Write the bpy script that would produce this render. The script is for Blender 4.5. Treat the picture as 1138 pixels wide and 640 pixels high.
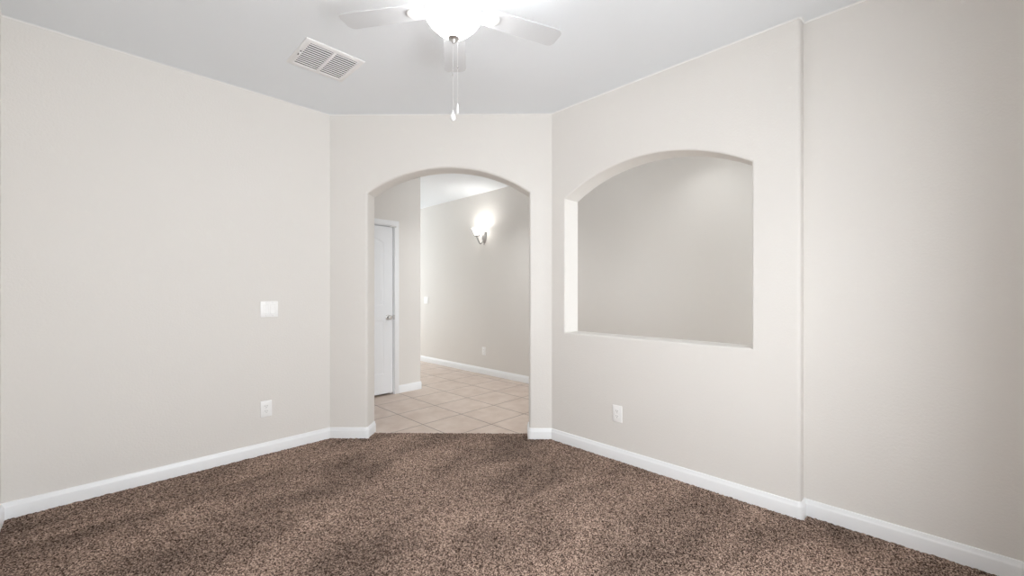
import bpy, bmesh, math, random
import numpy as np
from mathutils import Vector, Matrix

for o in list(bpy.data.objects):
    bpy.data.objects.remove(o)
S = bpy.context.scene
COL = S.collection

# ------------------------------------------------------------------ camera
# world: x and y run along the two long walls of the room, z up, metres
CAM_H, F_PX, YAW = 1.241, 454.4, 44.4
cam_d = bpy.data.cameras.new('camera')
cam_d.sensor_width = 36.0
cam_d.lens = F_PX / 1138 * 36.0
cam_d.shift_y = 4.3 / 1138
cam_d.clip_start = 0.02
cam = bpy.data.objects.new('camera', cam_d)
cam.location = (0, 0, CAM_H)
cam.rotation_euler = (math.pi / 2, 0, math.radians(YAW - 90))
COL.objects.link(cam)
S.camera = cam

# ------------------------------------------------------------------ light
EXPOSURE = 0.62
WINDOW_W = 48.0        # daylight through the window behind the camera
FAN_BOWL = 12.5         # emission of the fan's glass bowl
BULB_W = 3.0          # bulbs inside the open-topped bowl
SCONCE = 6.0          # emission of the sconce's glass shade
SCONCE_W = 1.8         # its bulb, shining up out of the shade
CAN_W = 9.0            # recessed light in the hall, also scales the added fill one
FOYER_W = 31.0         # added fill light at the entry end of the hall
FAR_W = 27.0           # daylight from the far end of the hall

S.view_settings.view_transform = 'Standard'
S.view_settings.look = 'None'
S.view_settings.exposure = EXPOSURE
S.view_settings.gamma = 1.0
S.view_settings.use_curve_mapping = False
S.cycles.max_bounces = 14
S.cycles.diffuse_bounces = 8
S.cycles.use_denoising = True
S.cycles.sample_clamp_indirect = 6.0

world = bpy.data.worlds.new('sky')
S.world = world
world.use_nodes = True
bg = world.node_tree.nodes['Background']
bg.inputs[0].default_value = (0.75, 0.86, 1.0, 1)
bg.inputs[1].default_value = 0.6


def area_light(name, loc, direction, sx, sy, watts, color=(1, 1, 1), spread=180):
    d = bpy.data.lights.new(name, 'AREA')
    d.shape = 'RECTANGLE'
    d.size, d.size_y = sx, sy
    d.energy = watts
    d.color = color
    d.spread = math.radians(spread)
    o = bpy.data.objects.new(name, d)
    o.location = loc
    o.rotation_euler = Vector(direction).to_track_quat('-Z', 'Y').to_euler()
    COL.objects.link(o)
    return o


WX0, WX1, WZ0, WZ1 = 0.10, 1.62, 0.45, 1.85      # window opening in the wall behind the camera
BACK_Y = -0.456
area_light('window_daylight', ((WX0 + WX1) / 2, BACK_Y - 0.20, (WZ0 + WZ1) / 2), (0, 1, 0),
           WX1 - WX0, WZ1 - WZ0, WINDOW_W, (0.955, 0.98, 1.0))
area_light('entry_fill', (3.5, -2.3, 1.4), (0, 1, 0), 1.0, 1.9, FOYER_W, (0.87, 0.945, 1.0))  # general fill added for the hall, the wall behind it is closed
area_light('hall_daylight', (3.5, 8.2, 1.4), (0, -1, 0), 1.0, 1.9, FAR_W, (0.87, 0.945, 1.0))

# ------------------------------------------------------------------ plan
CEIL = 2.74
P0 = Vector((-0.355, 3.528)); P1 = Vector((1.397, 3.528)); P2 = Vector((2.692, 2.1675))
RX, RY = 2.692, 0.434                 # right wall plane and the corner where it steps back
STEP = 0.074
QX = RX + STEP
WT = 0.19                              # thick arched walls
HALL_X = 4.12                          # far wall of the hall
DOOR_Y = 4.506                         # hall wall that holds the door
CORNER_X = 2.934                       # outside corner of that wall
dgn = (P2 - P1).normalized()           # along the diagonal wall
nrm = Vector((-dgn.y, dgn.x))          # into the hall
if nrm.x < 0: nrm = -nrm
DL = (P2 - P1).length

# ------------------------------------------------------------------ materials


def mat(name, color, rough=0.5, metal=0.0, emit=None, strength=0.0, spec=0.5):
    m = bpy.data.materials.new(name)
    m.use_nodes = True
    b = m.node_tree.nodes['Principled BSDF']
    b.inputs['Base Color'].default_value = (*color, 1)
    b.inputs['Roughness'].default_value = rough
    b.inputs['Metallic'].default_value = metal
    b.inputs['Specular IOR Level'].default_value = spec
    if emit:
        b.inputs['Emission Color'].default_value = (*emit, 1)
        b.inputs['Emission Strength'].default_value = strength
    return m


def node(m, kind, **kw):
    n = m.node_tree.nodes.new(kind)
    for k, v in kw.items():
        setattr(n, k, v)
    return n


def link(m, a, b):
    m.node_tree.links.new(a, b)


def bump(m, scale, strength, dist=0.002, detail=3.0):
    tc = node(m, 'ShaderNodeTexCoord')
    nz = node(m, 'ShaderNodeTexNoise')
    nz.inputs['Scale'].default_value = scale
    nz.inputs['Detail'].default_value = detail
    nz.inputs['Roughness'].default_value = 0.55
    b = node(m, 'ShaderNodeBump')
    b.inputs['Strength'].default_value = strength
    b.inputs['Distance'].default_value = dist
    link(m, tc.outputs['Object'], nz.inputs['Vector'])
    link(m, nz.outputs['Fac'], b.inputs['Height'])
    link(m, b.outputs['Normal'], m.node_tree.nodes['Principled BSDF'].inputs['Normal'])
    return m


M_WALL = bump(mat('greige_wall_paint', (0.765, 0.743, 0.713), 0.62, spec=0.3), 85, 0.32, 0.003)
M_CEIL = bump(mat('ceiling_paint', (0.82, 0.85, 0.88), 0.75, spec=0.2), 60, 0.16, 0.003)
M_TRIM = mat('white_trim_enamel', (0.87, 0.885, 0.90), 0.32)
M_DOOR = mat('white_door_enamel', (0.86, 0.88, 0.905), 0.38)
M_PLATE = mat('white_plastic', (0.92, 0.92, 0.915), 0.3)
M_SLOT = mat('dark_slot', (0.05, 0.05, 0.05), 0.6)
M_SCREW = mat('painted_screw', (0.75, 0.75, 0.74), 0.35, 0.3)
M_NICKEL = mat('brushed_nickel', (0.66, 0.65, 0.64), 0.38, 1.0)
M_FAN = mat('white_fan_enamel', (0.83, 0.83, 0.825), 0.4)
M_VENT = mat('white_vent_enamel', (0.85, 0.85, 0.85), 0.4)
M_DUCT = mat('vent_duct', (0.10, 0.10, 0.105), 0.8)
M_BOWL = mat('lit_frosted_bowl', (0.95, 0.95, 0.93), 0.35, emit=(0.985, 0.99, 1.0), strength=FAN_BOWL)
M_SHADE = mat('lit_glass_shade', (0.95, 0.95, 0.93), 0.35, emit=(1.0, 0.975, 0.93), strength=SCONCE)
M_LENS = mat('lit_light_lens', (0.95, 0.95, 0.93), 0.4, emit=(1.0, 0.97, 0.92), strength=6.0)
M_CHAIN = mat('pale_bead_chain', (0.8, 0.8, 0.8), 0.4, 0.2)
M_VINYL = mat('white_vinyl', (0.85, 0.85, 0.85), 0.4)


def tile_material():
    m = mat('beige_ceramic_tile', (0.55, 0.45, 0.37), 0.36)
    b = m.node_tree.nodes['Principled BSDF']
    geo = node(m, 'ShaderNodeNewGeometry')
    sep = node(m, 'ShaderNodeSeparateXYZ')
    link(m, geo.outputs['Position'], sep.inputs[0])
    PITCH, G = 0.4535, 0.0038

    def math_(op, a, bb=None):
        n = node(m, 'ShaderNodeMath', operation=op)
        for i, v in enumerate((a, bb)):
            if v is None: continue
            if isinstance(v, (int, float)): n.inputs[i].default_value = v
            else: link(m, v, n.inputs[i])
        return n.outputs[0]
    cells, dist = [], []
    for ax, off in ((0, 2.151), (1, 3.275)):
        p = math_('DIVIDE', math_('SUBTRACT', sep.outputs[ax], off), PITCH)
        cells.append(math_('FLOOR', p))
        f = math_('FRACT', p)
        dist.append(math_('MINIMUM', f, math_('SUBTRACT', 1.0, f)))
    d = math_('MULTIPLY', math_('MINIMUM', dist[0], dist[1]), PITCH)
    ss = node(m, 'ShaderNodeMapRange', interpolation_type='SMOOTHSTEP')
    ss.inputs['From Min'].default_value = G * 0.75
    ss.inputs['From Max'].default_value = G * 1.4
    link(m, d, ss.inputs['Value'])
    comb = node(m, 'ShaderNodeCombineXYZ')
    link(m, cells[0], comb.inputs[0]); link(m, cells[1], comb.inputs[1])
    wn = node(m, 'ShaderNodeTexWhiteNoise', noise_dimensions='3D')
    link(m, comb.outputs[0], wn.inputs['Vector'])
    nz = node(m, 'ShaderNodeTexNoise')
    nz.inputs['Scale'].default_value = 5.5
    nz.inputs['Detail'].default_value = 6
    nz.inputs['Roughness'].default_value = 0.6
    va = node(m, 'ShaderNodeVectorMath', operation='MULTIPLY_ADD')
    link(m, wn.outputs['Color'], va.inputs[0])
    va.inputs[1].default_value = (7, 7, 7)
    link(m, geo.outputs['Position'], va.inputs[2])
    link(m, va.outputs[0], nz.inputs['Vector'])
    r = node(m, 'ShaderNodeValToRGB')
    r.color_ramp.elements[0].position = 0.3; r.color_ramp.elements[0].color = (0.53, 0.42, 0.35, 1)
    r.color_ramp.elements[1].position = 0.72; r.color_ramp.elements[1].color = (0.66, 0.56, 0.49, 1)
    link(m, nz.outputs['Fac'], r.inputs[0])
    mx = node(m, 'ShaderNodeMix', data_type='RGBA')
    mx.inputs['A'].default_value = (0.17, 0.12, 0.095, 1)
    link(m, ss.outputs[0], mx.inputs['Factor'])
    link(m, r.outputs[0], mx.inputs['B'])
    link(m, mx.outputs['Result'], b.inputs['Base Color'])
    bp = node(m, 'ShaderNodeBump')
    bp.inputs['Distance'].default_value = 0.003
    bp.inputs['Strength'].default_value = 0.6
    link(m, ss.outputs[0], bp.inputs['Height'])
    link(m, bp.outputs[0], b.inputs['Normal'])
    return m


def carpet_material():
    m = mat('brown_frieze_yarn', (0.2, 0.14, 0.1), 0.95, spec=0.1)
    b = m.node_tree.nodes['Principled BSDF']
    tc = node(m, 'ShaderNodeTexCoord')
    vo = node(m, 'ShaderNodeTexVoronoi')
    vo.inputs['Scale'].default_value = 215
    vo.inputs['Randomness'].default_value = 1.0
    link(m, tc.outputs['Object'], vo.inputs['Vector'])
    sp = node(m, 'ShaderNodeSeparateColor')
    link(m, vo.outputs['Color'], sp.inputs[0])
    r = node(m, 'ShaderNodeValToRGB')
    cr = r.color_ramp
    cr.elements[0].position = 0.0; cr.elements[0].color = (0.028, 0.018, 0.014, 1)
    cr.elements[1].position = 1.0; cr.elements[1].color = (0.72, 0.545, 0.44, 1)
    for p, c in ((0.22, (0.09, 0.058, 0.044, 1)), (0.5, (0.28, 0.194, 0.153, 1)), (0.78, (0.50, 0.365, 0.295, 1))):
        e = cr.elements.new(p); e.color = c
    link(m, sp.outputs[0], r.inputs[0])
    # pile brushed different ways: broad, soft patches of slightly deeper yarn
    mp = node(m, 'ShaderNodeMapping')
    mp.inputs['Rotation'].default_value = (0, 0, math.radians(20))
    mp.inputs['Scale'].default_value = (1.0, 1.9, 1.0)
    mp.inputs['Location'].default_value = (0.35, 0.2, 0)
    link(m, tc.outputs['Object'], mp.inputs['Vector'])
    nz = node(m, 'ShaderNodeTexNoise')
    nz.inputs['Scale'].default_value = 1.5
    nz.inputs['Detail'].default_value = 3.5
    nz.inputs['Roughness'].default_value = 0.55
    nz.inputs['Distortion'].default_value = 0.6
    link(m, mp.outputs[0], nz.inputs['Vector'])
    mr = node(m, 'ShaderNodeMapRange')
    mr.inputs['From Min'].default_value = 0.3; mr.inputs['From Max'].default_value = 0.7
    mr.inputs['To Min'].default_value = 0.50; mr.inputs['To Max'].default_value = 1.06
    link(m, nz.outputs['Fac'], mr.inputs['Value'])
    vm = node(m, 'ShaderNodeVectorMath', operation='SCALE')
    link(m, r.outputs[0], vm.inputs[0]); link(m, mr.outputs[0], vm.inputs['Scale'])
    link(m, vm.outputs[0], b.inputs['Base Color'])
    return m


M_TILE = tile_material()
M_CARPET = carpet_material()

# ------------------------------------------------------------------ helpers


def finish(me, angle=35):
    for p in me.polygons:
        p.use_smooth = True
    me.set_sharp_from_angle(angle=math.radians(angle))


def obj(name, bm, material, parent=None, angle=35, recalc=True):
    if recalc:
        bmesh.ops.recalc_face_normals(bm, faces=bm.faces)
    me = bpy.data.meshes.new(name)
    bm.to_mesh(me); bm.free()
    me.materials.append(material)
    finish(me, angle)
    o = bpy.data.objects.new(name, me)
    COL.objects.link(o)
    if parent: o.parent = parent
    return o


def tag(o, label, cat, group=None, kind=None):
    o['label'] = label; o['category'] = cat
    if group: o['group'] = group
    if kind: o['kind'] = kind
    return o


def thing(name, label, cat, loc=(0, 0, 0), rotz=0.0, group=None):
    o = bpy.data.objects.new(name, None)
    o.empty_display_size = 0.1
    COL.objects.link(o)
    o.location = loc; o.rotation_euler = (0, 0, rotz)
    return tag(o, label, cat, group)


def add_box(bm, x0, x1, y0, y1, z0, z1, bev=0.0, seg=2):
    r = bmesh.ops.create_cube(bm, size=1.0)
    for v in r['verts']:
        v.co = Vector(((x0 + x1) / 2 + v.co.x * (x1 - x0), (y0 + y1) / 2 + v.co.y * (y1 - y0), (z0 + z1) / 2 + v.co.z * (z1 - z0)))
    if bev:
        es = list({e for v in r['verts'] for e in v.link_edges})
        bmesh.ops.bevel(bm, geom=es, offset=bev, segments=seg, profile=0.5, affect='EDGES')


def add_lathe(bm, prof, seg=40, mtx=None):
    rings = []
    for r, z in prof:
        if r < 1e-6:
            rings.append([bm.verts.new((0, 0, z))])
        else:
            rings.append([bm.verts.new((r * math.cos(2 * math.pi * i / seg), r * math.sin(2 * math.pi * i / seg), z)) for i in range(seg)])
    for a, b in zip(rings, rings[1:]):
        for i in range(seg):
            j = (i + 1) % seg
            if len(a) == 1 and len(b) == 1: continue
            if len(a) == 1: bm.faces.new((a[0], b[i], b[j]))
            elif len(b) == 1: bm.faces.new((a[i], a[j], b[0]))
            else: bm.faces.new((a[i], a[j], b[j], b[i]))
    if mtx:
        bmesh.ops.transform(bm, matrix=mtx, verts=[v for rg in rings for v in rg])


def add_tube(bm, pts, rad, seg=10):
    pts = [Vector(p) for p in pts]
    rads = rad if isinstance(rad, (list, tuple)) else [rad] * len(pts)
    rings = []
    for i, p in enumerate(pts):
        d = (pts[min(i + 1, len(pts) - 1)] - pts[max(i - 1, 0)]).normalized()
        a = d.orthogonal().normalized() if i == 0 else (prev - d * prev.dot(d)).normalized()
        prev = a
        c = d.cross(a)
        rings.append([bm.verts.new(p + rads[i] * (math.cos(t) * a + math.sin(t) * c)) for t in (2 * math.pi * k / seg for k in range(seg))])
    for r0, r1 in zip(rings, rings[1:]):
        for k in range(seg):
            bm.faces.new((r0[k], r0[(k + 1) % seg], r1[(k + 1) % seg], r1[k]))
    bm.faces.new(rings[0]); bm.faces.new(rings[-1])


def add_prism(bm, plan, z0, z1):
    lo = [bm.verts.new((p[0], p[1], z0)) for p in plan]
    hi = [bm.verts.new((p[0], p[1], z1)) for p in plan]
    n = len(plan)
    bm.faces.new(lo[::-1]); bm.faces.new(hi)
    for i in range(n):
        bm.faces.new((lo[i], lo[(i + 1) % n], hi[(i + 1) % n], hi[i]))


def structure(name, bm, m, label, cat, angle=35):
    return tag(obj(name, bm, m, angle=angle), label, cat, kind='structure')


def offset_path(pts, closed, dist):
    """move every point of a path sideways by dist with mitred corners"""
    n = len(pts); out = []
    for i in range(n):
        ns = []
        for a, b in ((i - 1, i), (i, i + 1)):
            if not closed and (a < 0 or b >= n): continue
            d = (pts[b % n] - pts[a % n]).normalized()
            ns.append(Vector((-d.y, d.x)))
        if len(ns) == 2:
            m_ = (ns[0] + ns[1])
            m_ = m_ / max(m_.length_squared / 2, 1e-6)
        else:
            m_ = ns[0]
        out.append(pts[i] + m_ * dist)
    return out


def wall_with_opening(name, org, along, into, T, s0, s1, b0, b1, outline, closed, m, label, r=0.018, z1=CEIL):
    """wall in its own (s, z) plane; outline goes round the opening with the wall on its left side"""
    bm = bmesh.new()

    def P(s, z, t):
        q = org + along * s + into * t
        return bm.verts.new((q.x, q.y, z))
    outline = [Vector(p) for p in outline]
    prof = []
    N = 6
    for k in range(N + 1):
        a = math.pi / 2 * k / N
        prof.append((r * (1 - math.sin(a)), r * (1 - math.cos(a))))
    prof = prof + [(o_, T - t_) for o_, t_ in prof[::-1]]
    loops = []
    for o_, t_ in prof:
        loops.append([P(p.x, p.y, t_) for p in offset_path(outline, closed, o_)])
    n = len(outline)
    for A, B in zip(loops, loops[1:]):
        for i in range(n if closed else n - 1):
            j = (i + 1) % n
            bm.faces.new((A[i], A[j], B[j], B[i]))
    rects = []
    for t_, lp, (a, b) in ((0, loops[0], (s0, s1)), (T, loops[-1], (b0, b1))):
        if closed:
            rc = [P(a, 0, t_), P(b, 0, t_), P(b, z1, t_), P(a, z1, t_)]
            edges = [bm.edges.new((rc[i], rc[(i + 1) % 4])) for i in range(4)]
            ring = lp + [lp[0]]
        else:
            rc = [P(a, 0, t_), P(a, z1, t_), P(b, z1, t_), P(b, 0, t_)]
            ends = (lp[-1], lp[0]) if (outline[0].x > outline[-1].x) else (lp[0], lp[-1])
            ch = [ends[0]] + rc + [ends[1]]
            edges = [bm.edges.new((p, q)) for p, q in zip(ch, ch[1:])]
            ring = lp
        for p, q in zip(ring, ring[1:]):
            edges.append(bm.edges.get((p, q)))
        bmesh.ops.triangle_fill(bm, edges=edges, use_beauty=True)
        rects.append(rc)
    for i in range(4):
        j = (i + 1) % 4
        if closed or i != 3:
            bm.faces.new((rects[0][i], rects[0][j], rects[1][j], rects[1][i]))
    return structure(name, bm, m, label, 'wall', angle=30)


def arch_outline(sa, sb, spring, rise, base=None, n=40):
    """right jamb up, over the arc, left jamb down: the wall lies outside (right hand turned to left)"""
    c, h = (sa + sb) / 2, (sb - sa) / 2
    R = (h * h + rise * rise) / (2 * rise)
    a0 = math.asin(h / R)
    arc = []
    for k in range(n + 1):
        a = a0 - 2 * a0 * k / n
        arc.append((c + R * math.sin(a), spring + rise - R + R * math.cos(a)))
    z = 0 if base is None else base
    pts = [(sb, z)] + arc + [(sa, z)]
    return pts[::-1]       # left jamb up, over, right jamb down -> left-hand normal points into the wall


# ------------------------------------------------------------------ setting: floor, ceiling, walls
bm = bmesh.new()
add_box(bm, -0.6, 4.4, -2.7, 8.7, -0.12, 0.0)
structure('floor', bm, M_TILE, 'beige square ceramic tile floor seen through the arched doorway', 'floor')

bm = bmesh.new()
add_box(bm, -0.6, 4.4, -2.7, 8.7, CEIL, CEIL + 0.12)
structure('ceiling', bm, M_CEIL, 'flat white lightly textured ceiling over room and hall', 'ceiling')

bm = bmesh.new()
add_prism(bm, [(P0.x - 0.13, P0.y), (P1.x, P1.y), (P1.x + nrm.x * WT, P1.y + 0.132), (P0.x - 0.13, P1.y + 0.132)], 0, CEIL)
structure('wall_left', bm, M_WALL, 'greige left wall carrying the double switch and one outlet', 'wall')

bm = bmesh.new()
add_prism(bm, [(P0.x, P0.y), (P0.x, BACK_Y), (P0.x - 0.13, BACK_Y), (P0.x - 0.13, P0.y)], 0, CEIL)
structure('wall_side', bm, M_WALL, 'greige side wall just entering at the left edge', 'wall')

# arched doorway in the diagonal wall
AS0 = 0.3175; AS1 = AS0 + 1.372
wall_with_opening('wall_center', P1, dgn, nrm, WT, 0, DL, 0, DL + 0.0765, arch_outline(AS0, AS1, 2.078, 0.212),
                  False, M_WALL, 'greige diagonal end wall with the arched doorway', r=0.02)
# arched pass-through in the right wall
NS0, NS1, NZ0 = 0.1363, 1.4955, 0.909
YCUT = RY + 0.03
wall_with_opening('wall_right', P2, Vector((0, -1)), Vector((1, 0)), WT, 0, P2.y - YCUT, -0.0765, P2.y - YCUT,
                  arch_outline(NS0, NS1, 2.002, 0.196, NZ0), True, M_WALL, 'greige right wall with the arched pass-through opening', r=0.014)
bm = bmesh.new()
rb = 0.02
arc = [(RX + rb - rb * math.cos(a), RY + rb - rb * math.sin(a)) for a in (math.pi / 2 * k / 6 for k in range(7))]
add_prism(bm, [(RX, YCUT)] + arc + [(QX, RY), (QX, BACK_Y - 0.13), (RX + WT, BACK_Y - 0.13), (RX + WT, YCUT)], 0, CEIL)
structure('wall_right_recess', bm, M_WALL, 'greige stepped-back stretch of wall at the right edge', 'wall')

wall_with_opening('wall_back', Vector((P0.x - 0.13, BACK_Y)), Vector((1, 0)), Vector((0, -1)), 0.13, 0, QX - P0.x + 0.13, 0, QX - P0.x + 0.13,
                  [(a - P0.x + 0.13, z) for a, z in ((WX0, WZ0), (WX0, WZ1), (WX1, WZ1), (WX1, WZ0))], True, M_WALL,
                  'greige back wall with the window, behind the viewer', r=0.012)
w = bmesh.new()
for a, b, c, d in ((WX0, WX1, WZ0, WZ0 + .04), (WX0, WX1, WZ1 - .04, WZ1), (WX0, WX0 + .04, WZ0, WZ1), (WX1 - .04, WX1, WZ0, WZ1),
                   ((WX0 + WX1) / 2 - .02, (WX0 + WX1) / 2 + .02, WZ0, WZ1)):
    add_box(w, a, b, BACK_Y - .125, BACK_Y - .085, c, d, .003)
structure('window_1', w, M_VINYL, 'white vinyl window frame in the back wall, behind the viewer', 'window')

# hall walls
bm = bmesh.new(); add_box(bm, HALL_X, HALL_X + 0.13, -2.6, 8.6, 0, CEIL)
structure('wall_hall', bm, M_WALL, 'long greige hall wall carrying the lit sconce', 'wall')
DX1 = 2.552; DX0 = DX1 - 0.765; DH = 2.045      # door opening
bm = bmesh.new()
plan = [(0.42, DOOR_Y), (DX0, DOOR_Y), (DX0, DOOR_Y + .115), (0.42, DOOR_Y + .115)]
add_prism(bm, plan, 0, CEIL)
add_box(bm, DX0, DX1, DOOR_Y, DOOR_Y + .115, DH, CEIL)
rb = 0.02
arc = [(CORNER_X - rb + rb * math.sin(a), DOOR_Y + rb - rb * math.cos(a)) for a in (math.pi / 2 * k / 6 for k in range(7))]
add_prism(bm, [(DX1, DOOR_Y)] + arc + [(CORNER_X, 8.6), (CORNER_X - .115, 8.6), (CORNER_X - .115, DOOR_Y + .115), (DX1, DOOR_Y + .115)], 0, CEIL)
structure('wall_door', bm, M_WALL, 'greige hall wall holding the white door, ending at an outside corner', 'wall')
bm = bmesh.new(); add_box(bm, 0.29, 0.42, P1.y + .132, DOOR_Y + .115, 0, CEIL)
structure('wall_hall_end', bm, M_WALL, 'short greige wall closing the hall beside the door', 'wall')
bm = bmesh.new(); add_box(bm, 2.8, 4.25, 8.47, 8.6, 0, CEIL)
structure('wall_hall_far', bm, M_WALL, 'greige wall at the far end of the hall', 'wall')
bm = bmesh.new(); add_box(bm, RX + .06, 4.25, -2.6, -2.47, 0, CEIL); add_box(bm, RX + .06, RX + WT, -2.47, BACK_Y - .13, 0, CEIL)
structure('wall_entry', bm, M_WALL, 'greige wall at the entry end of the hall', 'wall')
bm = bmesh.new(); add_box(bm, DX0 - .2, CORNER_X - .115, DOOR_Y + 1.0, DOOR_Y + 1.1, 0, CEIL); add_box(bm, DX0 - .3, DX0 - .2, DOOR_Y + .115, DOOR_Y + 1.1, 0, CEIL)
structure('wall_closet', bm, M_WALL, 'plain wall inside the closet behind the white door', 'wall')

# ------------------------------------------------------------------ baseboards
BB = [(0, 0), (0.0145, 0), (0.0145, 0.066), (0.0125, 0.073), (0.0095, 0.077), (0.0085, 0.088), (0.006, 0.093), (0, 0.094)]


def sweep(path, i0, i1, prof, name, m, label, cat, side=1.0, z0=0.0):
    """profile (out, up) along part i0..i1 of a plan path; out is to the left of the path times side"""
    offs = {}
    bm = bmesh.new()
    pts = [Vector(p) for p in path]
    rows = []
    for o_, z in prof:
        q = offset_path(pts, False, o_ * side)
        rows.append([bm.verts.new((q[k].x, q[k].y, z0 + z)) for k in range(i0, i1 + 1)])
    n = len(prof)
    for a in range(n):
        A, B = rows[a], rows[(a + 1) % n]
        for k in range(len(A) - 1):
            bm.faces.new((A[k], A[k + 1], B[k + 1], B[k]))
    bm.faces.new([r_[0] for r_ in rows]); bm.faces.new([r_[-1] for r_ in rows])
    return structure(name, bm, m, label, cat, angle=40)


def wp(s, t):
    q = P1 + dgn * s + nrm * t
    return (q.x, q.y)


def jamb_arc(s, sign, r=0.02):
    """plan points round the bullnose of a doorway jamb; sign -1: jamb whose wall lies at smaller s"""
    out = []
    for k in range(6):
        a = math.pi / 2 * k / 5
        out.append((s + sign * r * (1 - math.sin(a)), r * (1 - math.cos(a))))
    return [wp(a, b) for a, b in out]


back_l = [wp(AS0 - (r_), WT - t_) for r_, t_ in ((0, 0.02), (0.006, 0.006), (0.02, 0))]
path = [(P0.x, BACK_Y), tuple(P0), tuple(P1)] + jamb_arc(AS0, -1) + [wp(AS0, WT - 0.02)]
n_ = len(path)
sweep(path, 0, 1, BB, 'baseboard_side', M_TRIM, 'white baseboard along the side wall at the left edge', 'baseboard', -1)
sweep(path, 1, 2, BB, 'baseboard_left', M_TRIM, 'white baseboard along the left wall', 'baseboard', -1)
sweep(path, 2, n_ - 1, BB, 'baseboard_center', M_TRIM, 'short white baseboard left of the arched doorway, wrapping into its jamb', 'baseboard', -1)
path = [wp(AS1, WT - 0.02)] + jamb_arc(AS1, 1)[::-1] + [tuple(P2)]
rb = 0.02
step = [(RX + rb - rb * math.cos(a), RY + rb - rb * math.sin(a)) for a in (math.pi / 2 * k / 4 for k in range(5))]
i_p2 = len(path) - 1
path = path + step
i_step = len(path) - 1
path = path + [(QX, RY), (QX, BACK_Y)]
sweep(path, 0, i_p2, BB, 'baseboard_center_right', M_TRIM, 'short white baseboard right of the arched doorway', 'baseboard', -1)
sweep(path, i_p2, i_step, BB, 'baseboard_right', M_TRIM, 'white baseboard below the arched pass-through', 'baseboard', -1)
sweep(path, i_step, len(path) - 1, BB, 'baseboard_right_recess', M_TRIM, 'white baseboard of the stepped-back wall at the right edge', 'baseboard', -1)
CW = 0.058
sweep([(HALL_X, 8.47), (HALL_X, -2.47)], 0, 1, BB, 'baseboard_hall', M_TRIM, 'white baseboard along the sconce wall of the hall', 'baseboard', -1)
carc = [(CORNER_X - rb + rb * math.sin(a), DOOR_Y + rb - rb * math.cos(a)) for a in (math.pi / 2 * k / 5 for k in range(6))]
path = [(DX1 + CW, DOOR_Y)] + carc + [(CORNER_X, 8.47)]
sweep(path, 0, len(path) - 1, BB, 'baseboard_door', M_TRIM, 'white baseboard between the door casing and the hall corner', 'baseboard', -1)

# thin caulk bead where the walls meet the ceiling
CB = [(0, 0), (0.003, -0.009), (0.010, -0.0025), (0.0105, 0.0)]
path = [(P0.x, BACK_Y), tuple(P0), tuple(P1), tuple(P2)] + step + [(QX, RY), (QX, BACK_Y)]
M_CAULK = mat('white_caulk', (0.86, 0.86, 0.85), 0.45)
sweep(path, 0, len(path) - 1, [(0, -0.007), (0.004, -0.0045), (0.007, 0.0), (0.0, 0.0)], 'trim_1', M_CAULK,
      'thin white caulk line where walls meet the ceiling', 'trim', -1, CEIL)

# ------------------------------------------------------------------ carpet
STEPX = 0.0062
xs = np.arange(P0.x + 0.008, QX - 0.006, STEPX)
ys = np.arange(BACK_Y + 0.004, P0.y - 0.006, STEPX)
X, Y = np.meshgrid(xs, ys, indexing='ij')
rng = np.random.default_rng(4)
jx = rng.uniform(-.45, .45, X.shape) * STEPX
jy = rng.uniform(-.45, .45, X.shape) * STEPX
H1 = rng.uniform(0, 1, X.shape)
H2 = H1.copy()
for ax in (0, 1):
    H2 = (np.roll(H2, 1, ax) + 2 * H2 + np.roll(H2, -1, ax)) / 4
Z = 0.001 + 0.0085 * (0.55 * H1 + 0.45 * (H2 - 0.2) / 0.6)
sd = (X - P1.x) * nrm.x + (Y - P1.y) * nrm.y
ss_ = (X - P1.x) * dgn.x + (Y - P1.y) * dgn.y
inside = (ss_ > AS0 + 0.012) & (ss_ < AS1 - 0.012)
keep = np.where(inside, sd < 0.128, sd < -0.008)
keep &= ~((X > RX - 0.008) & (Y > RY - 0.012))
# straight trimmed edge along the tile
front = inside & (sd > 0.12)
X2, Y2 = X + jx, Y + jy
idx = -np.ones(X.shape, dtype=np.int64)
idx[keep] = np.arange(keep.sum())
verts = np.stack([X2[keep], Y2[keep], Z[keep]], 1)
q = keep[:-1, :-1] & keep[1:, :-1] & keep[1:, 1:] & keep[:-1, 1:]
faces = np.stack([idx[:-1, :-1][q], idx[1:, :-1][q], idx[1:, 1:][q], idx[:-1, 1:][q]], 1)
me = bpy.data.meshes.new('carpet')
me.vertices.add(len(verts)); me.vertices.foreach_set('co', verts.astype(np.float32).ravel())
me.loops.add(faces.size); me.loops.foreach_set('vertex_index', faces.astype(np.int32).ravel())
me.polygons.add(len(faces))
me.polygons.foreach_set('loop_start', np.arange(0, faces.size, 4, dtype=np.int32))
me.polygons.foreach_set('loop_total', np.full(len(faces), 4, dtype=np.int32))
me.update(calc_edges=True)
me.materials.append(M_CARPET)
for p in me.polygons: p.use_smooth = True
carpet = bpy.data.objects.new('carpet', me); COL.objects.link(carpet)
tag(carpet, 'brown speckled cut-pile carpet covering the room floor', 'carpet', kind='stuff')

# ------------------------------------------------------------------ door in the hall
door = tag(bpy.data.objects.new('door_1', None), 'white two-panel interior door seen through the arched doorway', 'door', kind='structure')
COL.objects.link(door); door.location = (DX0, DOOR_Y, 0)
DW = DX1 - DX0
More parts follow.
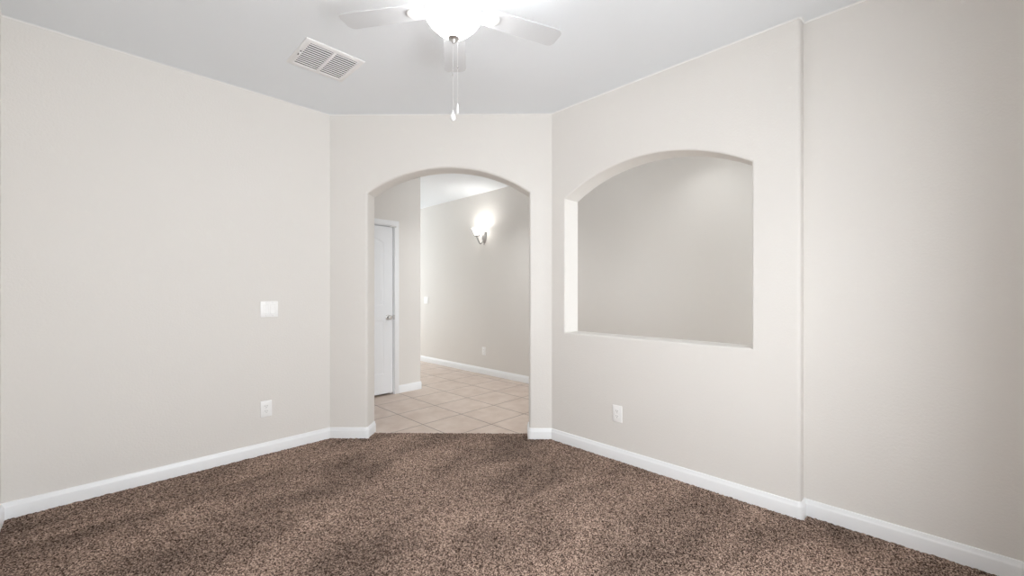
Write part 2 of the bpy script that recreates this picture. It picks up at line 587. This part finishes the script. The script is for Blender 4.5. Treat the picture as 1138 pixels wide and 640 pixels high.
# casing and jamb (local: x along wall, y into wall)
bm = bmesh.new()
for x0, x1 in ((-CW, 0.004), (DW - 0.004, DW + CW)):
    add_box(bm, x0, x1, -0.016, 0.0, 0, DH + CW, 0.004)
add_box(bm, -CW, DW + CW, -0.0165, 0.0, DH - 0.004, DH + CW, 0.004)
obj('casing', bm, M_TRIM, door)
bm = bmesh.new()
add_box(bm, 0, 0.012, 0.0, 0.115, 0, DH); add_box(bm, DW - 0.012, DW, 0.0, 0.115, 0, DH); add_box(bm, 0.012, DW - 0.012, 0.0, 0.115, DH - 0.012, DH)
add_box(bm, 0.012, 0.024, 0.044, 0.075, 0, DH - 0.012); add_box(bm, DW - 0.024, DW - 0.012, 0.044, 0.075, 0, DH - 0.012)
add_box(bm, 0.024, DW - 0.024, 0.044, 0.075, DH - 0.024, DH - 0.012)
obj('jamb', bm, M_TRIM, door)
# leaf: recessed arched upper panel and rectangular lower panel
LX0, LX1, LZ0, LZ1 = 0.0145, DW - 0.0165, 0.024, DH - 0.019
bm = bmesh.new()


def panel_outline(x0, x1, z0, z1, rise):
    if rise:
        return [(x0, z0), (x1, z0)] + [(x0 + (x1 - x0) * (1 - k / 16), z1 - rise + rise * math.sin(math.pi * k / 16) ** 0.9) for k in range(17)]
    return [(x0, z0), (x1, z0), (x1, z1), (x0, z1)]


YF = 0.006
outer = [bm.verts.new((x, YF, z)) for x, z in ((LX0, LZ0), (LX1, LZ0), (LX1, LZ1), (LX0, LZ1))]
edges = [bm.edges.new((outer[i], outer[(i + 1) % 4])) for i in range(4)]
ST = 0.112
for z0, z1, rise in ((1.08, LZ1 - 0.115, 0.085), (0.26, 0.90, 0)):
    ol = [Vector(p) for p in panel_outline(LX0 + ST, LX1 - ST, z0, z1, rise)]
    rings = []
    for off, dy in ((0, 0), (0.006, 0.003), (0.020, 0.0045), (0.034, 0.0015), (0.05, 0.001)):
        rings.append([bm.verts.new((p.x, YF + dy, p.y)) for p in offset_path(ol, True, off)])
    for A, B in zip(rings, rings[1:]):
        for i in range(len(A)):
            bm.faces.new((A[i], A[(i + 1) % len(A)], B[(i + 1) % len(A)], B[i]))
    bm.faces.new(rings[-1])
    edges += [bm.edges.get((rings[0][i], rings[0][(i + 1) % len(ol)])) or bm.edges.new((rings[0][i], rings[0][(i + 1) % len(ol)])) for i in range(len(ol))]
bmesh.ops.triangle_fill(bm, edges=edges, use_beauty=True)
back = [bm.verts.new((v.co.x, YF + 0.035, v.co.z)) for v in outer]
bm.faces.new(back)
for i in range(4):
    bm.faces.new((outer[i], outer[(i + 1) % 4], back[(i + 1) % 4], back[i]))
leaf = obj('door_leaf', bm, M_DOOR, door, angle=20)
bm = bmesh.new()
KX, KZ = LX1 - 0.062, 0.935
mt = Matrix.Translation((KX, YF, KZ)) @ Matrix.Rotation(math.pi / 2, 4, 'X')
add_lathe(bm, [(0, 0), (0.033, 0), (0.033, 0.004), (0.026, 0.008), (0.013, 0.010), (0.011, 0.028), (0.018, 0.034), (0.027, 0.043), (0.029, 0.053), (0.024, 0.062), (0.012, 0.066), (0, 0.067)], 28, mt)
k = obj('door_knob', bm, M_NICKEL, leaf); k['label'] = 'brushed nickel knob'
bm = bmesh.new()
add_box(bm, DW - 0.016, DW + 0.0015, -0.0185, 0.004, KZ - 0.028, KZ + 0.028, 0.002)
k = obj('strike_plate', bm, M_NICKEL, door); k['label'] = 'nickel strike plate'
bm = bmesh.new()
add_box(bm, LX1 - 0.05, LX1 + 0.035, -0.022, -0.0165, LZ1 - 0.004, LZ1 + 0.014, 0.002)
add_box(bm, LX1 - 0.03, LX1 - 0.005, -0.0165, YF, LZ1 - 0.002, LZ1 + 0.011, 0.001)
k = obj('door_catch', bm, M_NICKEL, door); k['label'] = 'small grey metal catch at the top corner'

# ------------------------------------------------------------------ ceiling fan
FX, FY = 1.149, 1.499
BZ = 2.543 - CEIL                     # blade height below the ceiling
fan = thing('ceiling_fan', 'white five-blade ceiling fan with a lit frosted glass bowl', 'ceiling fan', (FX, FY, CEIL))
bm = bmesh.new()
add_lathe(bm, [(0, 0), (0.085, 0), (0.09, -0.01), (0.092, -0.03), (0.105, -0.04), (0.125, -0.055), (0.132, -0.075), (0.132, -0.125), (0.122, -0.15), (0.10, -0.168), (0.075, -0.174), (0, -0.174)], 48)
obj('motor_housing', bm, M_FAN, fan)
bm = bmesh.new()
add_lathe(bm, [(0, -0.17), (0.066, -0.172), (0.07, -0.19), (0.07, -0.205), (0.05, -0.214), (0.02, -0.22), (0, -0.221)], 48)
for k in range(3):
    a = math.radians(20 + 120 * k)
    add_tube(bm, [(0.05 * math.cos(a), 0.05 * math.sin(a), -0.205), (0.10 * math.cos(a), 0.10 * math.sin(a), -0.212), (0.127 * math.cos(a), 0.127 * math.sin(a), -0.230)], 0.005, 8)
obj('light_fitter', bm, M_FAN, fan)
bm = bmesh.new()
add_lathe(bm, [(0.114, -0.224), (0.126, -0.228), (0.128, -0.238), (0.123, -0.252), (0.109, -0.271), (0.090, -0.291), (0.069, -0.310), (0.048, -0.325), (0.028, -0.334), (0.014, -0.3375), (0, -0.338)], 56)
bowl = obj('light_bowl', bm, M_BOWL, fan); bowl['label'] = 'glowing frosted white glass bowl'
bm = bmesh.new()
add_lathe(bm, [(0, -0.334), (0.022, -0.335), (0.0265, -0.338), (0.0265, -0.342), (0.019, -0.346), (0.012, -0.349), (0.009, -0.358), (0.005, -0.363), (0, -0.364)], 32)
fin = obj('finial', bm, M_NICKEL, fan); fin['label'] = 'brushed nickel finial under the bowl'

for k in range(3):
    a = math.radians(80 + 120 * k)
    d = bpy.data.lights.new('bulb_lamp', 'POINT'); d.energy = BULB_W / 3; d.shadow_soft_size = 0.022; d.color = (1.0, 0.985, 0.96)
    o = bpy.data.objects.new('bulb_lamp', d); COL.objects.link(o); o.parent = fan
    o.location = (0.07 * math.cos(a), 0.07 * math.sin(a), -0.232)
R0, R1, HW = 0.142, 0.553, 0.062
M_BLADE = mat('white_blade', (0.62, 0.63, 0.645), 0.5)
bl = bmesh.new()
pts = []
rc = 0.030
for cx, cy, a0 in ((R1 - rc, -HW + rc, -90), (R1 - rc, HW - rc, 0)):
    for k in range(7):
        a = math.radians(a0 + 15 * k)
        pts.append((cx + rc * math.cos(a), cy + rc * math.sin(a)))
for cx, cy, a0 in ((R0 + 0.02, HW * .86 - 0.02, 90), (R0 + 0.02, -HW * .86 + 0.02, 180)):
    for k in range(5):
        a = math.radians(a0 + 22.5 * k)
        pts.append((cx + 0.02 * math.cos(a), cy + 0.02 * math.sin(a)))
add_prism(bl, pts, -0.003, 0.003)
bmesh.ops.bevel(bl, geom=[e for e in bl.edges if abs(e.verts[0].co.z - e.verts[1].co.z) < 1e-6], offset=0.0012, segments=1, affect='EDGES')
bmesh.ops.transform(bl, matrix=Matrix.Rotation(math.radians(-4), 4, 'X'), verts=bl.verts)
# blade iron: arm widening to a round medallion with screws
ir = bmesh.new()
add_lathe(ir, [(0, -0.013), (0.012, -0.0135), (0.020, -0.0115), (0.030, -0.012), (0.036, -0.010), (0.038, -0.0035), (0, -0.0035)], 32, Matrix.Translation((0.19, 0, 0)))
arm = [(0.07, -0.03), (0.12, -0.02), (0.17, -0.024), (0.185, -0.03), (0.185, 0.03), (0.17, 0.024), (0.12, 0.02), (0.07, 0.03)]
add_prism(ir, arm, -0.0105, -0.0035)
bmesh.ops.transform(ir, matrix=Matrix.Rotation(math.radians(-4), 4, 'X'), verts=ir.verts)
sc = bmesh.new()
for dx, dy in ((0.0, 0.0), (-0.022, 0.014), (-0.022, -0.014)):
    add_lathe(sc, [(0, -0.0165), (0.004, -0.016), (0.0055, -0.0125), (0, -0.0125)], 12, Matrix.Translation((0.19 + dx, dy, 0.0)))
bmesh.ops.transform(sc, matrix=Matrix.Rotation(math.radians(-4), 4, 'X'), verts=sc.verts)
blade = obj('blade', bl, M_BLADE, fan, angle=30)
iron = obj('blade_iron', ir, M_FAN, blade, angle=30)
scr = obj('screw', sc, M_SCREW, blade)
A0 = 97.2 - (90 - YAW)
blades = [blade]
for k in range(1, 5):
    b2 = blade.copy(); COL.objects.link(b2); b2.parent = fan
    for ch in (iron, scr):
        c2 = ch.copy(); COL.objects.link(c2); c2.parent = b2
    blades.append(b2)
for k, b2 in enumerate(blades):
    b2.location = (0, 0, BZ); b2.rotation_euler = (0, 0, math.radians(A0 + 72 * k))

camx = Vector((math.sin(math.radians(YAW)), -math.cos(math.radians(YAW)), 0))      # to the viewer's right
for (off, zb, zc, kind) in ((camx * -0.003, 2.038, 2.225, 'pear'), (camx * 0.0185, 2.068, 2.258, 'slim')):
    ch = bmesh.new()
    z = -0.362 if kind == 'pear' else -0.34
    ztop = z
    zend = zb - CEIL + 0.03
    add_tube(ch, [(off.x, off.y, ztop), (off.x, off.y, zend)], 0.0004, 6)
    zz = ztop - 0.002
    while zz > zend:
        bmesh.ops.create_icosphere(ch, subdivisions=1, radius=0.0009, matrix=Matrix.Translation((off.x, off.y, zz)))
        zz -= 0.0042
    c = obj('pull_chain', ch, M_CHAIN, fan)
    cn = bmesh.new()
    add_lathe(cn, [(0, 0.006), (0.003, 0.005), (0.0035, 0), (0.003, -0.005), (0, -0.006)], 12, Matrix.Translation((off.x, off.y, zc - CEIL + 0.01)))
    n2 = obj('chain_connector', cn, M_NICKEL, c)
    pd = bmesh.new()
    if kind == 'pear':
        pr = [(0, 0.034), (0.003, 0.032), (0.004, 0.022), (0.011, 0.008), (0.0135, -0.002), (0.011, -0.010), (0.005, -0.015), (0, -0.016)]
    else:
        pr = [(0, 0.034), (0.0025, 0.033), (0.0045, 0.02), (0.0055, 0.004), (0.005, -0.008), (0.003, -0.013), (0, -0.014)]
    add_lathe(pd, pr, 20, Matrix.Translation((off.x, off.y, zb - CEIL)))
    obj('pendant', pd, M_FAN, c)

# ------------------------------------------------------------------ ceiling vent
vent = thing('ceiling_vent', 'square white louvered air vent in the ceiling', 'vent', (1.053, 2.726, CEIL))
h = 0.181
bm = bmesh.new()
fr = [(-h, 0), (-h, -0.004), (-h + 0.006, -0.008), (-h + 0.030, -0.010), (-h + 0.034, -0.007), (-h + 0.034, 0)]
rings = []
for d, z in fr:
    a = -d
    rings.append([bm.verts.new((sx * a, sy * a, z)) for sx, sy in ((-1, -1), (1, -1), (1, 1), (-1, 1))])
for A, B in zip(rings, rings[1:]):
    for i in range(4):
        bm.faces.new((A[i], A[(i + 1) % 4], B[(i + 1) % 4], B[i]))
obj('frame', bm, M_VENT, vent)
hi = h - 0.032
bm = bmesh.new(); add_box(bm, -hi, hi, -hi, hi, -0.0012, -0.0002)
k = obj('duct_opening', bm, M_DUCT, vent); k['label'] = 'dark gaps behind the slats'
bm = bmesh.new(); add_box(bm, -0.009, 0.009, -hi, hi, -0.0105, -0.002, 0.001)
obj('divider', bm, M_VENT, vent)
for x0, x1 in ((-hi, -0.009), (0.009, hi)):
    bm = bmesh.new()
    NL = 12
    for i in range(NL):
        yc = -hi + (i + 0.5) * 2 * hi / NL
        v = [(-0.0020, -0.0070), (-0.0026, -0.0064), (0.0030, -0.0106), (0.0036, -0.0100)]
        lo = [bm.verts.new((x0, yc + a, b)) for a, b in v]; up = [bm.verts.new((x1, yc + a, b)) for a, b in v]
        bm.faces.new(lo); bm.faces.new(up[::-1])
        for j in range(4):
            bm.faces.new((lo[j], lo[(j + 1) % 4], up[(j + 1) % 4], up[j]))
    obj('louver_panel', bm, M_VENT, vent)
bm = bmesh.new(); add_box(bm, -h + 0.018, -h + 0.023, -0.03, 0.03, -0.0112, -0.0088)
obj('lever_slot', bm, M_SLOT, vent)
bm = bmesh.new(); add_box(bm, -h + 0.014, -h + 0.027, -0.018, -0.006, -0.022, -0.0105, 0.001)
obj('damper_lever', bm, M_VENT, vent)

# ------------------------------------------------------------------ plates on the walls (local: x along wall, -y out of the wall)


def wall_frame(loc, face):
    """rotation so that local -y faces the given world direction"""
    return math.atan2(face[1], face[0]) + math.pi / 2


def plate_mesh(wd, ht):
    bm = bmesh.new()
    add_box(bm, -wd / 2, wd / 2, -0.006, 0.0, -ht / 2, ht / 2, 0.003, 3)
    return bm


def outlet(loc, face, label, wd=0.078, ht=0.122):
    t = thing('wall_outlet', label, 'outlet', loc, wall_frame(loc, face), 'duplex wall outlets near the baseboards')
    obj('cover_plate', plate_mesh(wd, ht), M_PLATE, t)
    for s in (1, -1):
        bm = bmesh.new()
        zc = s * 0.0195
        pts = []
        for k in range(24):
            a = 2 * math.pi * k / 24
            pts.append((0.0172 * math.cos(a), max(-0.0135, min(0.0135, 0.0172 * math.sin(a)))))
        lo = [bm.verts.new((x, -0.0055, zc + z)) for x, z in pts]; up = [bm.verts.new((x, -0.0078, zc + z)) for x, z in pts]
        bm.faces.new(lo); bm.faces.new(up)
        for j in range(24): bm.faces.new((lo[j], lo[(j + 1) % 24], up[(j + 1) % 24], up[j]))
        r = obj('receptacle', bm, M_PLATE, t)
        bm = bmesh.new()
        add_box(bm, -0.0075, -0.0055, -0.0081, -0.0074, zc - 0.001, zc + 0.008)
        add_box(bm, 0.0055, 0.0075, -0.0081, -0.0074, zc - 0.0005, zc + 0.0075)
        add_lathe(bm, [(0, 0), (0.0024, 0), (0.0024, 0.0007), (0, 0.0007)], 10, Matrix.Translation((0, -0.0074, zc - 0.007)) @ Matrix.Rotation(math.pi / 2, 4, 'X'))
        obj('slots', bm, M_SLOT, r)
    bm = bmesh.new()
    add_lathe(bm, [(0, 0), (0.0032, 0), (0.0028, 0.0012), (0, 0.0014)], 12, Matrix.Translation((0, -0.006, 0)) @ Matrix.Rotation(math.pi / 2, 4, 'X'))
    obj('screw', bm, M_SCREW, t)
    return t


def switch(loc, face, label, wd=0.121, ht=0.122):
    t = thing('switch_plate', label, 'light switch', loc, wall_frame(loc, face), 'double rocker switch plates')
    obj('cover_plate', plate_mesh(wd, ht), M_PLATE, t)
    for s in (-1, 1):
        bm = bmesh.new()
        xc = s * 0.023
        add_box(bm, xc - 0.0175, xc + 0.0175, -0.0066, -0.0055, -0.0345, 0.0345)
        obj('switch_surround', bm, M_SCREW, t)
        bm = bmesh.new()
        v = [(-0.0055, -0.0325), (-0.0095, -0.0325), (-0.0070, 0.0), (-0.0078, 0.0325), (-0.0055, 0.0325)]
        lo = [bm.verts.new((xc - 0.0155, a, b)) for a, b in v]; up = [bm.verts.new((xc + 0.0155, a, b)) for a, b in v]
        bm.faces.new(lo); bm.faces.new(up)
        for j in range(5): bm.faces.new((lo[j], lo[(j + 1) % 5], up[(j + 1) % 5], up[j]))
        obj('rocker', bm, M_PLATE, t, angle=2)
        for z in (-0.049, 0.049):
            bm = bmesh.new()
            add_lathe(bm, [(0, 0), (0.0032, 0), (0.0028, 0.0012), (0, 0.0014)], 12, Matrix.Translation((xc, -0.006, z)) @ Matrix.Rotation(math.pi / 2, 4, 'X'))
            obj('screw', bm, M_SCREW, t)
    return t


switch((0.938, P0.y, 1.108), (0, -1), 'white double rocker switch plate on the left wall above the outlet')
outlet((0.917, P0.y, 0.349), (0, -1), 'white duplex outlet on the left wall below the switch plate')
outlet((RX, 1.55, 0.346), (-1, 0), 'white duplex outlet on the right wall below the arched pass-through')
outlet((HALL_X, 4.627, 0.347), (-1, 0), 'small white outlet on the hall wall below the sconce')
switch((HALL_X, 6.158, 1.094), (-1, 0), 'white switch plate on the hall wall by the outside corner, partly lit')

# ------------------------------------------------------------------ wall sconce in the hall (local: x along wall, -y out of the wall)
M_SATIN = mat('satin_nickel', (0.42, 0.41, 0.40), 0.45, 1.0)
sz = 1.241 + 60 * 6.17 / 454.4
sconce = thing('wall_sconce', 'lit nickel wall sconce with upward glass shade on the hall wall', 'sconce', (HALL_X, 4.616, sz), wall_frame(None, (-1, 0)))
bm = bmesh.new()
N = 56
prof = [(0.006, -0.085), (0.020, -0.072), (0.036, -0.045), (0.047, -0.01), (0.053, 0.03), (0.056, 0.07), (0.050, 0.085)]
rings = []
for w_, z in prof:
    rings.append([bm.verts.new((w_ * math.sin(a) , -(0.75 * w_ * math.cos(a)) * (1 + 0.16 * math.cos(9 * a)), z)) for a in (-math.pi / 2 + math.pi * k / N for k in range(N + 1))])
for A, B in zip(rings, rings[1:]):
    for i in range(N): bm.faces.new((A[i], A[i + 1], B[i + 1], B[i]))
for rg in rings:
    pass
bk = bm.faces.new([rg[0] for rg in rings] + [rg[-1] for rg in rings[::-1]])
bm.faces.new(rings[0]); bm.faces.new(rings[-1])
k = obj('back_plate', bm, M_SATIN, sconce); k['label'] = 'ribbed nickel back plate tapering to a point'
bm = bmesh.new()
add_lathe(bm, [(0, -0.085), (0.005, -0.088), (0.008, -0.096), (0.005, -0.105), (0, -0.108)], 16, Matrix.Translation((0, -0.009, 0)))
obj('finial', bm, M_SATIN, sconce)
AO = 0.155
bm = bmesh.new()
arm = []
for k in range(17):
    t = k / 16
    arm.append((0, -0.03 - (AO - 0.03) * t, -0.03 - 0.085 * math.sin(math.pi * t ** 0.9) * (1 - 0.15 * t) + 0.035 * t))
add_tube(bm, arm, 0.009, 12)
obj('arm', bm, M_SATIN, sconce)
bm = bmesh.new()
add_lathe(bm, [(0, -0.012), (0.008, -0.012), (0.012, 0.0), (0.028, 0.006), (0.038, 0.012), (0.038, 0.019), (0, 0.018)], 28, Matrix.Translation((0, -AO, 0.005)))
obj('cup', bm, M_SATIN, sconce)
bm = bmesh.new()
pr = [(0, 0.019), (0.022, 0.02), (0.030, 0.032), (0.042, 0.06), (0.052, 0.085), (0.064, 0.108), (0.073, 0.121), (0.070, 0.122), (0.060, 0.108), (0.048, 0.085), (0.038, 0.06), (0.026, 0.034), (0, 0.026)]
add_lathe(bm, pr, 36, Matrix.Translation((0, -AO, 0.004)))
d = bpy.data.lights.new('sconce_lamp', 'POINT'); d.energy = SCONCE_W; d.shadow_soft_size = 0.02; d.color = (1, 0.985, 0.96)
o = bpy.data.objects.new('sconce_lamp', d); COL.objects.link(o); o.parent = sconce; o.location = (0, -AO, 0.108)
k = obj('glass_shade', bm, M_SHADE, sconce); k['label'] = 'glowing white bell-shaped glass shade'

# ------------------------------------------------------------------ recessed lights in the hall ceiling; the second is added as hidden fill
for pos, lab, watts in (((3.68, 1.35, CEIL), 'round recessed ceiling light in the hall behind the arched pass-through', CAN_W * 1.2),
                 ((3.2, 3.6, CEIL), 'added round recessed fill light, out of view in the hall behind the arched doorway', CAN_W * 4.5)):
    can = thing('recessed_light', lab, 'ceiling light', pos, 0, 'recessed lights in the hall ceiling')
    bm = bmesh.new()
    add_lathe(bm, [(0.062, -0.001), (0.066, -0.007), (0.088, -0.004), (0.092, 0.0)], 40)
    obj('trim_ring', bm, M_PLATE, can)
    bm = bmesh.new()
    add_lathe(bm, [(0, -0.003), (0.05, -0.003), (0.063, -0.002), (0.063, -0.0005), (0, -0.0005)], 40)
    obj('lens', bm, M_LENS, can)
    d = bpy.data.lights.new('recessed_light_lamp', 'SPOT'); d.energy = watts; d.spot_size = math.radians(130); d.spot_blend = 1.0; d.shadow_soft_size = 0.06
    d.color = (0.97, 0.99, 1.0)
    o = bpy.data.objects.new('recessed_light_lamp', d); COL.objects.link(o); o.location = (0, 0, -0.02); o.parent = can
